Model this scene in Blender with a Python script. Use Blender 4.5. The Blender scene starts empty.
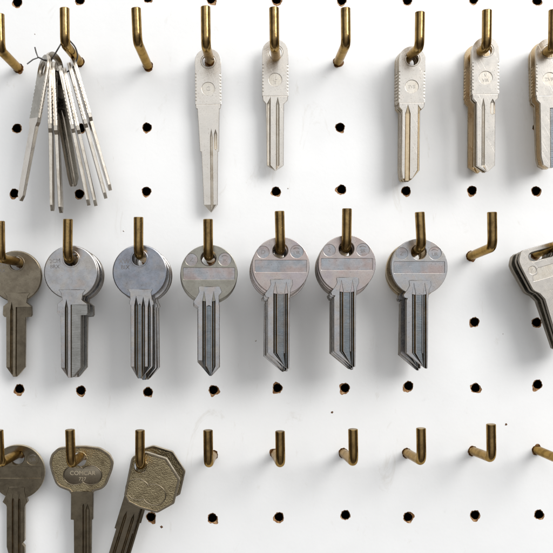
import bpy, bmesh, math, random
from mathutils import Vector, Matrix
from mathutils.geometry import tessellate_polygon

R = math.radians
scene = bpy.context.scene
COL = scene.collection

# ---------------------------------------------------------------- scale and view
U = 0.00039            # metres per photo pixel on the face of the board (25.4 mm between holes)
D = 900.0              # distance from camera to board, in the same unit
PX, PY = 235.0, 280.0  # where the optical axis meets the board


def W(px, py, d=0.0):
    """Point that stands d in front of the board."""
    s = 1.0 - d / D
    return Vector(((px - PX) * s * U, -d * U, -(py - PY) * s * U))


KS = 0.935 * U         # size of key drawings


# ---------------------------------------------------------------- materials
def new_mat(name):
    m = bpy.data.materials.new(name)
    m.use_nodes = True
    nt = m.node_tree
    b = nt.nodes['Principled BSDF']
    return m, nt, b


def N(nt, kind, **kw):
    n = nt.nodes.new(kind)
    for k, v in kw.items():
        if k in n.inputs:
            n.inputs[k].default_value = v
        else:
            setattr(n, k, v)
    return n


def ramp(nt, stops, src):
    r = nt.nodes.new('ShaderNodeValToRGB')
    el = r.color_ramp.elements
    while len(el) > 1:
        el.remove(el[-1])
    el[0].position, el[0].color = stops[0][0], (*stops[0][1], 1)
    for p, c in stops[1:]:
        e = el.new(p)
        e.color = (*c, 1)
    nt.links.new(src, r.inputs[0])
    return r


def coords(nt, scale=(1, 1, 1)):
    tc = N(nt, 'ShaderNodeTexCoord')
    oi = N(nt, 'ShaderNodeObjectInfo')
    mul = N(nt, 'ShaderNodeMath', operation='MULTIPLY')
    mul.inputs[1].default_value = 0.37
    nt.links.new(oi.outputs['Random'], mul.inputs[0])
    add = N(nt, 'ShaderNodeVectorMath', operation='ADD')
    nt.links.new(tc.outputs['Object'], add.inputs[0])
    nt.links.new(mul.outputs[0], add.inputs[1])
    mp = N(nt, 'ShaderNodeMapping')
    mp.inputs['Scale'].default_value = scale
    nt.links.new(add.outputs[0], mp.inputs['Vector'])
    return add.outputs[0], mp.outputs[0]


def metal(name, base, dark, rough=0.3, tarnish=(0.45, 0.75), brush=None, brush_amt=0.25, pebble=False, tint=None,
          metallic=1.0, speck=0.25):
    m, nt, b = new_mat(name)
    L = nt.links.new
    v, vb = coords(nt, brush or (1, 1, 1))
    n1 = N(nt, 'ShaderNodeTexNoise', Scale=260.0, Detail=8.0, Roughness=0.68)
    L(v, n1.inputs['Vector'])
    r1 = ramp(nt, [(tarnish[0], (0, 0, 0)), (tarnish[1], (1, 1, 1))], n1.outputs['Fac'])
    mix = N(nt, 'ShaderNodeMix', data_type='RGBA')
    mix.inputs[6].default_value = (*base, 1)
    mix.inputs[7].default_value = (*dark, 1)
    L(r1.outputs[0], mix.inputs[0])
    col = mix.outputs[2]
    if tint:
        n3 = N(nt, 'ShaderNodeTexNoise', Scale=190.0, Detail=3.0)
        L(v, n3.inputs['Vector'])
        r3 = ramp(nt, tint, n3.outputs['Fac'])
        mt = N(nt, 'ShaderNodeMix', data_type='RGBA', blend_type='MULTIPLY')
        mt.inputs[0].default_value = 1.0
        L(col, mt.inputs[6])
        L(r3.outputs[0], mt.inputs[7])
        col = mt.outputs[2]
    # small dark pits and dirt
    n2 = N(nt, 'ShaderNodeTexNoise', Scale=1900.0, Detail=4.0, Roughness=0.7)
    L(v, n2.inputs['Vector'])
    r2 = ramp(nt, [(0.28, (0.25, 0.22, 0.18)), (0.42, (1, 1, 1))], n2.outputs['Fac'])
    ms = N(nt, 'ShaderNodeMix', data_type='RGBA', blend_type='MULTIPLY')
    ms.inputs[0].default_value = speck * 2
    L(col, ms.inputs[6])
    L(r2.outputs[0], ms.inputs[7])
    L(ms.outputs[2], b.inputs['Base Color'])
    b.inputs['Metallic'].default_value = metallic
    mr = N(nt, 'ShaderNodeMapRange')
    mr.inputs['From Min'].default_value = 0.3
    mr.inputs['From Max'].default_value = 0.75
    mr.inputs['To Min'].default_value = rough - 0.11
    mr.inputs['To Max'].default_value = rough + 0.05
    L(n1.outputs['Fac'], mr.inputs['Value'])
    L(mr.outputs[0], b.inputs['Roughness'])
    hs = None
    for ang, sc in ((R(28), (0.07, 1, 4.2)), (R(-62), (0.06, 1, 4.6))):
        mpS = N(nt, 'ShaderNodeMapping')
        mpS.inputs['Rotation'].default_value = (0, ang, 0)
        L(v, mpS.inputs['Vector'])
        mpT = N(nt, 'ShaderNodeMapping')
        mpT.inputs['Scale'].default_value = sc
        L(mpS.outputs[0], mpT.inputs['Vector'])
        ns = N(nt, 'ShaderNodeTexNoise', Scale=800.0, Detail=2.0)
        L(mpT.outputs[0], ns.inputs['Vector'])
        rs = ramp(nt, [(0.62, (0, 0, 0)), (0.72, (1, 1, 1))], ns.outputs['Fac'])
        if hs is None:
            hs = rs.outputs[0]
        else:
            ad = N(nt, 'ShaderNodeMath', operation='MAXIMUM')
            L(hs, ad.inputs[0])
            L(rs.outputs[0], ad.inputs[1])
            hs = ad.outputs[0]
    bps = N(nt, 'ShaderNodeBump', Strength=0.22, Distance=0.000025, invert=True)
    L(hs, bps.inputs['Height'])
    # bump
    bp = N(nt, 'ShaderNodeBump', Strength=brush_amt, Distance=0.00006)
    if pebble:
        vo = N(nt, 'ShaderNodeTexVoronoi', Scale=2500.0, feature='SMOOTH_F1')
        vo.inputs['Smoothness'].default_value = 0.3
        L(vb, vo.inputs['Vector'])
        inv = N(nt, 'ShaderNodeMath', operation='SUBTRACT')
        inv.inputs[0].default_value = 1.0
        L(vo.outputs['Distance'], inv.inputs[1])
        bp.inputs['Strength'].default_value = 1.0
        bp.inputs['Distance'].default_value = 0.00010
        L(inv.outputs[0], bp.inputs['Height'])
    else:
        nb = N(nt, 'ShaderNodeTexNoise', Scale=1000.0, Detail=3.0, Roughness=0.6)
        L(vb, nb.inputs['Vector'])
        L(nb.outputs['Fac'], bp.inputs['Height'])
    L(bps.outputs[0], bp.inputs['Normal'])
    bp2 = N(nt, 'ShaderNodeBump', Strength=0.6, Distance=0.00016)
    nw = N(nt, 'ShaderNodeTexNoise', Scale=150.0, Detail=1.5)
    L(v, nw.inputs['Vector'])
    L(nw.outputs['Fac'], bp2.inputs['Height'])
    L(bp.outputs[0], bp2.inputs['Normal'])
    L(bp2.outputs[0], b.inputs['Normal'])
    return m


MILL = (0.25, 1, 5.0)     # fine lines across the blade
LONG = (3.0, 1, 0.12)     # lines along the blade
M = {}
M['nickel'] = metal('nickel_bright', (0.565, 0.525, 0.475), (0.47, 0.43, 0.38), 0.29, (0.5, 0.85), (1, 1, 0.4))
M['nickel_edge'] = metal('nickel_edge', (0.62, 0.57, 0.50), (0.40, 0.35, 0.28), 0.34, (0.45, 0.7))
M['nickel_groove'] = metal('nickel_groove', (0.55, 0.51, 0.45), (0.40, 0.35, 0.28), 0.36, (0.45, 0.75), LONG, 0.5)
M['silver'] = metal('silver_worn', (0.43, 0.42, 0.41), (0.335, 0.32, 0.305), 0.30, (0.42, 0.75), (1, 1, 1),
                    tint=[(0.35, (1, 0.96, 0.92)), (0.5, (0.93, 0.95, 1)), (0.65, (1, 0.93, 0.9))])
M['silver_blue'] = metal('silver_cool', (0.315, 0.32, 0.34), (0.22, 0.22, 0.23), 0.27, (0.40, 0.7), (1, 1, 1),
                         tint=[(0.35, (1, 0.96, 0.93)), (0.5, (0.90, 0.94, 1)), (0.65, (0.97, 0.93, 0.96))])
M['silver_pink'] = metal('silver_warm', (0.455, 0.415, 0.395), (0.36, 0.32, 0.305), 0.30, (0.42, 0.78), (1, 1, 1),
                         tint=[(0.35, (1, 0.9, 0.88)), (0.5, (1, 0.97, 0.95)), (0.65, (0.93, 0.9, 0.95))])
M['silver_olive'] = metal('silver_olive', (0.31, 0.292, 0.25), (0.225, 0.208, 0.175), 0.30, (0.40, 0.75), (1, 1, 1))
M['band'] = metal('band_floor', (0.40, 0.385, 0.385), (0.28, 0.265, 0.265), 0.30, (0.40, 0.7), MILL, 0.3,
                  tint=[(0.36, (0.88, 0.95, 1.0)), (0.5, (1, 0.97, 0.97)), (0.62, (1, 0.86, 0.81))])
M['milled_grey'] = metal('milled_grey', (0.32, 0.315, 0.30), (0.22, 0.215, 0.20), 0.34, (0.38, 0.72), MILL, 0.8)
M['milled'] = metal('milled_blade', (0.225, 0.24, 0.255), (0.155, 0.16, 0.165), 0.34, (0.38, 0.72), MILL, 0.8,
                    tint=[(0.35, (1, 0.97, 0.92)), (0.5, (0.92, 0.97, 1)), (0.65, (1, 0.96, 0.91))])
M['edge'] = metal('cut_edge', (0.25, 0.205, 0.145), (0.13, 0.105, 0.075), 0.38, (0.40, 0.68))
M['brass_face'] = metal('key_brass', (0.52, 0.415, 0.275), (0.36, 0.275, 0.17), 0.34, (0.42, 0.75), (1, 1, 0.4))
M['brass_edge'] = metal('key_brass_edge', (0.46, 0.36, 0.215), (0.21, 0.15, 0.08), 0.34, (0.42, 0.7))
M['dark'] = metal('bronze_dark', (0.225, 0.19, 0.14), (0.15, 0.124, 0.09), 0.33, (0.40, 0.7), (1, 1, 1))
M['dark_edge'] = metal('bronze_dark_edge', (0.36, 0.29, 0.19), (0.14, 0.11, 0.07), 0.36, (0.40, 0.66))
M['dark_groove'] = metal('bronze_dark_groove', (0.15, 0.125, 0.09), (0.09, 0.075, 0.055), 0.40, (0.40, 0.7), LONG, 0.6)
M['black'] = metal('bronze_blackened', (0.17, 0.142, 0.10), (0.10, 0.082, 0.058), 0.27, (0.40, 0.7), (1, 1, 1))
M['pebble'] = metal('bronze_pebbled', (0.33, 0.27, 0.165), (0.16, 0.125, 0.075), 0.34, (0.42, 0.7), (1, 0.2, 1), pebble=True)
M['rim'] = metal('bronze_rim', (0.62, 0.53, 0.38), (0.34, 0.27, 0.18), 0.30, (0.45, 0.75))
M['stamp'] = metal('stamp_dirt', (0.16, 0.15, 0.15), (0.08, 0.07, 0.06), 0.5, (0.4, 0.7))
M['stamp_mid'] = metal('stamp_mid', (0.27, 0.25, 0.24), (0.14, 0.12, 0.11), 0.45, (0.4, 0.7))
M['stamp_pale'] = metal('stamp_soft', (0.50, 0.47, 0.43), (0.30, 0.27, 0.24), 0.42, (0.4, 0.7))
M['peg'] = metal('peg_brass', (0.37, 0.245, 0.10), (0.12, 0.074, 0.034), 0.24, (0.44, 0.72), (1, 1, 1), 0.35, speck=0.4)
M['peg'].node_tree.nodes['Principled BSDF'].inputs['Specular Tint'].default_value = (0.72, 0.60, 0.43, 1)
M['bronze'] = metal('bronze_worn', (0.31, 0.26, 0.18), (0.20, 0.165, 0.115), 0.32, (0.40, 0.7), (1, 1, 1))
M['peg_end'] = metal('peg_end', (0.55, 0.42, 0.24), (0.25, 0.18, 0.1), 0.45, (0.4, 0.7))
M['wire'] = metal('wire_dark', (0.20, 0.20, 0.20), (0.10, 0.09, 0.08), 0.4, (0.4, 0.7))


def board_paint():
    m, nt, b = new_mat('white_board_paint')
    L = nt.links.new
    tc = N(nt, 'ShaderNodeTexCoord')
    n1 = N(nt, 'ShaderNodeTexNoise', Scale=28.0, Detail=5.0, Roughness=0.6)
    L(tc.outputs['Object'], n1.inputs['Vector'])
    r1 = ramp(nt, [(0.3, (0.80, 0.805, 0.81)), (0.7, (0.845, 0.85, 0.855))], n1.outputs['Fac'])
    n2 = N(nt, 'ShaderNodeTexNoise', Scale=420.0, Detail=5.0, Roughness=0.75)
    L(tc.outputs['Object'], n2.inputs['Vector'])
    r2 = ramp(nt, [(0.255, (0.72, 0.70, 0.66)), (0.30, (1, 1, 1))], n2.outputs['Fac'])
    mx = N(nt, 'ShaderNodeMix', data_type='RGBA', blend_type='MULTIPLY')
    mx.inputs[0].default_value = 1.0
    L(r1.outputs[0], mx.inputs[6])
    L(r2.outputs[0], mx.inputs[7])
    n5 = N(nt, 'ShaderNodeTexNoise', Scale=90.0, Detail=8.0, Roughness=0.75, Distortion=1.5)
    mp = N(nt, 'ShaderNodeMapping')
    mp.inputs['Scale'].default_value = (1.0, 1.0, 0.35)
    L(tc.outputs['Object'], mp.inputs['Vector'])
    L(mp.outputs[0], n5.inputs['Vector'])
    r5 = ramp(nt, [(0.30, (0.90, 0.885, 0.86)), (0.40, (1, 1, 1)), (0.66, (1, 1, 1)), (0.75, (0.94, 0.94, 0.94))], n5.outputs['Fac'])
    mx2 = N(nt, 'ShaderNodeMix', data_type='RGBA', blend_type='MULTIPLY')
    mx2.inputs[0].default_value = 1.0
    L(mx.outputs[2], mx2.inputs[6])
    L(r5.outputs[0], mx2.inputs[7])
    L(mx2.outputs[2], b.inputs['Base Color'])
    b.inputs['Roughness'].default_value = 0.42
    b.inputs['Specular IOR Level'].default_value = 0.35
    n3 = N(nt, 'ShaderNodeTexNoise', Scale=700.0, Detail=3.0)
    L(tc.outputs['Object'], n3.inputs['Vector'])
    n4 = N(nt, 'ShaderNodeTexNoise', Scale=60.0, Detail=3.0)
    L(tc.outputs['Object'], n4.inputs['Vector'])
    b1 = N(nt, 'ShaderNodeBump', Strength=0.3, Distance=0.0001)
    b2 = N(nt, 'ShaderNodeBump', Strength=0.2, Distance=0.0008)
    L(n3.outputs['Fac'], b1.inputs['Height'])
    L(n4.outputs['Fac'], b2.inputs['Height'])
    L(b1.outputs[0], b2.inputs['Normal'])
    L(b2.outputs[0], b.inputs['Normal'])
    return m


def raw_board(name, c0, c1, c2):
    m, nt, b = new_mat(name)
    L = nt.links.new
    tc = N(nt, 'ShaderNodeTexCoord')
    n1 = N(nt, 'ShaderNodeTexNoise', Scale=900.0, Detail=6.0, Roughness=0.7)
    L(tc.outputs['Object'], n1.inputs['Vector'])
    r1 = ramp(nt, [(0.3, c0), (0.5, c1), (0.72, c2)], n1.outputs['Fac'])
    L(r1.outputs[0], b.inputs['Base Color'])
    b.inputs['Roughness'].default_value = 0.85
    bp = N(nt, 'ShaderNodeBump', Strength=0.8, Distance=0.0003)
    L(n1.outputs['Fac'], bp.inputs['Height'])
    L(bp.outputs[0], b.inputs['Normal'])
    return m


M['paint'] = board_paint()
M['chip'] = raw_board('torn_hardboard', (0.07, 0.03, 0.012), (0.26, 0.13, 0.05), (0.62, 0.44, 0.26))
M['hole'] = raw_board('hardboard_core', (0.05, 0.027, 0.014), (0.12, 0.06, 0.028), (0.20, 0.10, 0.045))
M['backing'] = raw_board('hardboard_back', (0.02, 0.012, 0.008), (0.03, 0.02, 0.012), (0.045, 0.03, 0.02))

SETS = {
    'slim': ('nickel', 'nickel_edge', 'nickel_groove'),
    'slim_gold': ('nickel', 'brass_edge', 'brass_face'),
    'slim_goldbow': ('nickel', 'brass_edge', 'nickel_groove'),
    'tan_reflect_face': ('silver_olive', 'nickel_edge', 'nickel_groove'),  # brownish face colour stands in for a dark reflection; own tan on one key
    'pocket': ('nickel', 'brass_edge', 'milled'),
    'wide_front': ('nickel', 'edge', 'nickel_groove'),
    'wide_back': ('silver_olive', 'edge', 'nickel_groove'),
    'slim_brass': ('brass_face', 'brass_edge', 'brass_face'),
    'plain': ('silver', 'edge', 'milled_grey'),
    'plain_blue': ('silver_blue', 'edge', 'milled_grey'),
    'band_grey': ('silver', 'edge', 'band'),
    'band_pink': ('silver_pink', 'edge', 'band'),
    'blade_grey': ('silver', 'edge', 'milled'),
    'back_brass': ('brass_face', 'brass_edge', 'brass_face'),
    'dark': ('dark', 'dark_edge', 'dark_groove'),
    'dark_pebble': ('dark', 'rim', 'pebble'),
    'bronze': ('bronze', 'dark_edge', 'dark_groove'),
    'black': ('black', 'dark_edge', 'black'),
    'black_rim': ('black', 'rim', 'black'),
    'band_olive': ('silver_olive', 'edge', 'band'),
}


# ---------------------------------------------------------------- mesh helpers
def finish(bm, name, angle=32, slotter=None, smooth=True, flat_caps=False):
    bmesh.ops.remove_doubles(bm, verts=bm.verts, dist=1e-7)
    bmesh.ops.recalc_face_normals(bm, faces=bm.faces)
    me = bpy.data.meshes.new(name)
    if slotter:
        bm.normal_update()
        for f in bm.faces:
            f.material_index = slotter(f)
    bm.to_mesh(me)
    bm.free()
    if smooth:
        me.set_sharp_from_angle(angle=R(angle))
        for p in me.polygons:
            p.use_smooth = not (flat_caps and abs(p.normal.y) > 0.995)
    return me


def link(name, me, mats, parent=None):
    o = bpy.data.objects.new(name, me)
    COL.objects.link(o)
    if me is not None:
        while len(me.materials) < len(mats):
            me.materials.append(None)
        for i, mm in enumerate(mats):
            o.material_slots[i].link = 'OBJECT'
            o.material_slots[i].material = mm
    if parent:
        o.parent = parent
    return o


def area2(p):
    return sum(p[i - 1][0] * p[i][1] - p[i][0] * p[i - 1][1] for i in range(len(p)))


def offset_loop(p, dist):
    """Move a loop to its own left by dist (inward for a counter-clockwise outline)."""
    n = len(p)
    out = []
    for i in range(n):
        a, b, c = p[i - 1], p[i], p[(i + 1) % n]
        d1 = Vector((b[0] - a[0], b[1] - a[1]))
        d2 = Vector((c[0] - b[0], c[1] - b[1]))
        if d1.length < 1e-9 or d2.length < 1e-9:
            out.append(b)
            continue
        d1.normalize()
        d2.normalize()
        n1 = Vector((-d1.y, d1.x))
        n2 = Vector((-d2.y, d2.x))
        nn = n1 + n2
        if nn.length < 1e-6:
            nn = n1.copy()
        nn.normalize()
        k = max(0.5, nn.dot(n1))
        out.append((b[0] + nn.x * dist / k, b[1] + nn.y * dist / k))
    return out


def add_plate(bm, outline, holes, zf, zb, bev, mat_front=None):
    """Solid sheet: outline and holes are loops of (x right, z up); front at -y = zf, back at -y = zb; eased edges."""
    o = list(outline) if area2(outline) > 0 else list(reversed(outline))
    hs = [list(h) if area2(h) < 0 else list(reversed(h)) for h in holes]
    rings = []
    for loop in [o] + hs:
        prof = [(bev, zf), (bev * 0.3, zf - bev * 0.3), (0, zf - bev), (0, zb + bev), (bev * 0.3, zb + bev * 0.3), (bev, zb)]
        rr = []
        for off, z in prof:
            q = offset_loop(loop, off) if off > 0 else loop
            rr.append([bm.verts.new((x, -z, y)) for x, y in q])
        for r0, r1 in zip(rr, rr[1:]):
            n = len(r0)
            for i in range(n):
                j = (i + 1) % n
                try:
                    bm.faces.new((r0[i], r0[j], r1[j], r1[i]))
                except ValueError:
                    pass
        rings.append(rr)
    for k in (0, -1):
        loops = [[v.co for v in rr[k]] for rr in rings]
        flat = [v for rr in rings for v in rr[k]]
        tris = tessellate_polygon([[Vector((c.x, c.z, 0)) for c in l] for l in loops])
        for t in tris:
            try:
                f = bm.faces.new([flat[i] for i in t])
                if mat_front is not None and k == 0:
                    f.material_index = mat_front
            except ValueError:
                pass


def circle(cx, cy, r, n=48, ry=None, a0=0.0):
    ry = r if ry is None else ry
    return [(cx + r * math.cos(a0 + 2 * math.pi * i / n), cy + ry * math.sin(a0 + 2 * math.pi * i / n)) for i in range(n)]


def round_poly(pts, rad, seg=5):
    """Round every corner of a loop; rad one number or one per corner."""
    n = len(pts)
    out = []
    for i in range(n):
        a, b, c = Vector(pts[i - 1]), Vector(pts[i]), Vector(pts[(i + 1) % n])
        r = rad[i] if isinstance(rad, (list, tuple)) else rad
        d1, d2 = (a - b), (c - b)
        l = min(r, d1.length * 0.45, d2.length * 0.45)
        if l < 0.05:
            out.append(tuple(b))
            continue
        p, q = b + d1.normalized() * l, b + d2.normalized() * l
        for k in range(seg + 1):
            t = k / seg
            w = (1 - t) ** 2 * p + 2 * t * (1 - t) * b + t * t * q
            out.append((w.x, w.y))
    return out


def add_tube(bm, pts, r, seg=16, chamfer=0.0, wob=0.0, mat_end=None):
    """Round bar along a path, with flat ends."""
    pts = [Vector(p) for p in pts]
    if chamfer > 0:
        a = pts[0] + (pts[1] - pts[0]).normalized() * chamfer
        b = pts[-1] + (pts[-2] - pts[-1]).normalized() * chamfer
        pts = [pts[0], a] + pts[1:-1] + [b, pts[-1]]
    n = len(pts)
    tans = []
    for i in range(n):
        t = pts[min(i + 1, n - 1)] - pts[max(i - 1, 0)]
        tans.append(t.normalized())
    up = Vector((1, 0, 0)) if abs(tans[0].x) < 0.9 else Vector((0, 0, 1))
    u = (up - tans[0] * up.dot(tans[0])).normalized()
    rings = []
    for i in range(n):
        u = (u - tans[i] * u.dot(tans[i])).normalized()
        w = tans[i].cross(u)
        rr = r
        if chamfer > 0 and i in (0, n - 1):
            rr = r - chamfer
        rings.append([bm.verts.new(pts[i] + (u * math.cos(2 * math.pi * k / seg) + w * math.sin(2 * math.pi * k / seg)) *
                                   (rr * (1 + wob * random.uniform(-1, 1)))) for k in range(seg)])
    for a, b in zip(rings, rings[1:]):
        for k in range(seg):
            bm.faces.new((a[k], a[(k + 1) % seg], b[(k + 1) % seg], b[k]))
    e1 = bm.faces.new(list(reversed(rings[0])))
    e2 = bm.faces.new(rings[-1])
    if mat_end is not None:
        e1.material_index = e2.material_index = mat_end


def text_mesh(txt, size, width=None):
    """Lettering as (verts, faces) of a flat raised text, centred, in drawing units."""
    cu = bpy.data.curves.new('lettering', 'FONT')
    cu.body = txt
    cu.size = size
    cu.align_x = 'CENTER'
    cu.align_y = 'CENTER'
    cu.extrude = 0.25
    cu.resolution_u = 3
    o = bpy.data.objects.new('lettering', cu)
    COL.objects.link(o)
    bpy.context.view_layer.update()
    me = bpy.data.meshes.new_from_object(o.evaluated_get(bpy.context.evaluated_depsgraph_get()))
    vs = [tuple(v.co) for v in me.vertices]
    fs = [tuple(p.vertices) for p in me.polygons]
    bpy.data.objects.remove(o)
    bpy.data.curves.remove(cu)
    bpy.data.meshes.remove(me)
    return vs, fs


def add_text(bm, txt, cx, cy, size, zf, rot=0.0):
    vs, fs = text_mesh(txt, size)
    c, s = math.cos(R(rot)), math.sin(R(rot))
    bv = [bm.verts.new((cx + x * c - y * s, -(zf + z), cy + x * s + y * c)) for x, y, z in vs]
    for f in fs:
        try:
            bm.faces.new([bv[i] for i in f])
        except ValueError:
            pass


def add_ring_line(bm, pts, r, zf, closed=True):
    """Thin raised line following a drawn loop."""
    p = [Vector((x, -zf, y)) for x, y in pts]
    if closed:
        p = p + [p[0]]
    add_tube(bm, p, r, 8)


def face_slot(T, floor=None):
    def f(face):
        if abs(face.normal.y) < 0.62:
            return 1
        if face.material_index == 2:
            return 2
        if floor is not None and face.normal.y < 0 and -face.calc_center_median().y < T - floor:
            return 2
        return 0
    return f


def blade_bm(st, grooves, T, c=0.35, end=0.5):
    """Key blade: st = (y down, left x, right x) along the length; grooves cut in both faces' front."""
    ys = set(s[0] for s in st)
    for g in grooves:
        for k in (0, 0.25, 0.5, 1.0):
            ys.add(g['y0'] + g['tl'] * k)
        if 'y1' in g:
            for k in (0, 0.5, 1.0):
                ys.add(g['y1'] - g.get('tl1', 3.0) * k)
    y_a, y_b = st[0][0], st[-1][0]
    ys = sorted(y for y in ys if y_a <= y <= y_b)

    def lr(y):
        for a, b in zip(st, st[1:]):
            if a[0] <= y <= b[0]:
                t = (y - a[0]) / max(b[0] - a[0], 1e-6)
                return a[1] + (b[1] - a[1]) * t, a[2] + (b[2] - a[2]) * t
        return st[-1][1], st[-1][2]
    bm = bmesh.new()
    rows = []
    ys = [y_a] + [y_a + 0.5] + [y for y in ys if y > y_a + 0.5]
    for y in ys:
        xl, xr = lr(y)
        cc = min(c, (xr - xl) * 0.3)
        drop = end if y == y_a else 0.0
        front = []
        for g in sorted(grooves, key=lambda q: q['l']):
            a = max(0.0, min(1.0, (y - g['y0']) / g['tl']))
            if 'y1' in g:
                a = min(a, max(0.0, min(1.0, (g['y1'] - y) / g.get('tl1', 3.0))))
            ap = {'c': 0.5 * (g['l'] + g['r']), 'l': g['l'], 'r': g['r']}[g.get('apex', 'c')]
            l, r = ap + (g['l'] - ap) * a, ap + (g['r'] - ap) * a
            dep = g['dep'] * a ** 0.6
            e = g.get('e', (0.42 * (g['r'] - g['l']) if g['r'] - g['l'] < 4 else 0.9)) * a
            for x, z in ((l, T), (l + e, T - dep), (r - e, T - dep), (r, T)):
                if x > xr - cc and x >= r - 1e-6 and r > l:
                    z = T - dep if r > xr - cc and l < xr - cc else T
                if x < xl + cc and x <= l + 1e-6 and r > l:
                    z = T - dep if l < xl + cc and r > xl + cc else T
                front.append((min(max(x, xl + cc), xr - cc), z))
        zl = front[0][1] if front and front[0][0] <= xl + cc + 1e-6 else T
        zr = front[-1][1] if front and front[-1][0] >= xr - cc - 1e-6 else T
        row = [(xl, -T + cc), (xl, zl - cc), (xl + cc, zl)] + front + [(xr - cc, zr), (xr, zr - cc), (xr, -T + cc), (xr - cc, -T), (xl + cc, -T)]
        rows.append([bm.verts.new((x, -(z - drop if z > 0 else z), -y)) for x, z in row])
    n = len(rows[0])
    for a, b in zip(rows, rows[1:]):
        for i in range(n):
            j = (i + 1) % n
            bm.faces.new((a[i], a[j], b[j], b[i]))
    for r in (rows[0], list(reversed(rows[-1]))):
        try:
            bm.faces.new(r)
        except ValueError:
            pass
    bmesh.ops.remove_doubles(bm, verts=bm.verts, dist=0.02)
    bmesh.ops.dissolve_degenerate(bm, dist=0.005, edges=bm.edges)
    return bm


def shift_scale(bm, hx, hy):
    """Drawing units about the hole -> metres."""
    for v in bm.verts:
        v.co = Vector(((v.co.x - hx) * KS, v.co.y * KS, (v.co.z + hy) * KS))


# ---------------------------------------------------------------- key kinds (drawn in photo units, y down)
class Kind:
    pass


def flip(pts):
    return [(x, -y) for x, y in pts]


def kind(name, hole, bow_bm, blade, stamps, T, category, floor=0.25, bfloor=0.3):
    k = Kind()
    k.name, k.T, k.category = name, T, category
    hx, hy = hole
    shift_scale(bow_bm, hx, hy)
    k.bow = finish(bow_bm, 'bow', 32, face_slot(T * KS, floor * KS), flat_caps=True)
    shift_scale(blade, hx, hy)
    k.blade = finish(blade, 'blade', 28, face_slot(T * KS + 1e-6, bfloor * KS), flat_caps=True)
    k.stamps = []
    for sname, sbm, smat in stamps:
        shift_scale(sbm, hx, hy)
        k.stamps.append((sname, finish(sbm, sname, 40), smat))
    return k


def slim_kind(name, grooves, tip, stampfn, shoulder=(-9.3, 8.5), long=False):
    """Slim blank with straight ribbed sides. Centre line x = 0, hole at (0.3, 0)."""
    T = 2.7
    hw = 13.0
    bot = 43.5 if not long else 43.0
    outline = []
    for i in range(25):
        a = math.pi - math.pi * i / 24
        outline.append((hw * math.cos(a), 0.5 + hw * math.sin(a) * 0.96))
    outline = [(x, y) for x, y in outline]
    body = outline + [(hw, -bot), (-hw, -bot)]
    bm = bmesh.new()
    hole = circle(0.3, 0, 6.1, 40)
    rec = circle(0, -27.3, 6.6, 40)
    add_plate(bm, body, [hole], T - 0.75, -T + 0.75, 0.3)
    ribs_r, y = [], -12.0
    while y > -bot + 2.5:
        ribs_r += [(hw, y), (hw - 1.25, y - 0.35), (hw - 1.25, y - 1.35), (hw, y - 1.7)]
        y -= 3.3
    ribs_l = [(-x, yy) for x, yy in reversed(ribs_r)]
    layer = outline + ribs_r + [(hw, -bot), (-hw, -bot)] + ribs_l
    add_plate(bm, layer, [circle(0.3, 0, 7.5, 40), rec], T, T - 1.2, 0.22)
    add_plate(bm, layer, [circle(0.3, 0, 7.5, 40)], -T + 1.2, -T, 0.22)
    # raised ring round the hole
    add_plate(bm, circle(0.3, 0, 7.1, 40), [circle(0.3, 0, 6.0, 40)], T - 0.15, T - 1.1, 0.2)
    if long:
        st = [(42.9, -12.6, 12.4), (46.5, -12.4, 12.2), (46.9, -11, 11), (89.5, -8.8, 10), (90, -7.3, 8.9), (143, -5.6, 8.2), (150.5, 1.4, 2.0)]
    else:
        st = [(43.4, -12.6, 12.6), (47.5, -12.3, 12.3), (50.5, -9.6, 9.2)] + [(50.9, shoulder[0], shoulder[1])] + tip
    bl = blade_bm(st, grooves, T - 0.12, end=0.12)
    sb = bmesh.new()
    stampfn(sb, T - 0.62)
    return kind(name, (0, 0), bm, bl, [('stamped_mark', sb, 'stamp_pale')], T, 'key')


def st_logo(txts):
    def f(bm, z):
        for t, x, y, s in txts:
            add_text(bm, t, x, y, s, z)
    return f


G = lambda l, r, y0, tl=6, dep=1.3, apex='c', **k: dict(l=l, r=r, y0=y0, tl=tl, dep=dep, apex=apex, **k)
slimE = slim_kind('slim_key', [G(-8.3, -4.6, 44.2, 7, 1.3, 'r'), G(0.6, 4.2, 44.2, 8, 1.4)],
                  [(112.5, -8.2, 8.2), (117.5, -0.5, 0.9)], st_logo([('JL', 0, -25.6, 5), ('S', 0, -30, 4.2)]))
slimG = slim_kind('slim_key', [G(-6.2, -1.0, 45, 9, 1.5), G(6.2, 12, 45, 9, 1.5, 'l')],
                  [(110.5, -9.3, 8.6), (119, -8.2, 1.5), (121, -6.5, -1.5)], st_logo([('SVS', 0, -27.3, 4.6)]))
slimH = slim_kind('slim_key', [G(-3.6, -0.4, 47, 8, 1.4), G(4.8, 9.0, 48, 4, 1.4, y1=64, tl1=1.0)],
                  [(114, -8.0, 9.4), (120, 1, 3.0)], st_logo([('V', 0, -24.8, 4.4), ('VIR', 0, -29.6, 4.2)]), (-8.6, 9.6))
slimI = slim_kind('slim_key', [G(0.2, 11, 55.5, 0.4, 1.4)],
                  [(104, -8.4, 9.0), (112, -6.5, 6.5), (115, -2.0, 3.0)], st_logo([('ZVR', 0, -27.5, 4.8)]), (-9.2, 9.2))
slimD = slim_kind('long_slim_key', [G(1.2, 4.0, 67, 8, 1.3), G(5.2, 8.4, 67.5, 5, 1.3, y1=89, tl1=2)], None,
                  st_logo([('G', 0, -27.2, 6)]), long=True)


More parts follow.
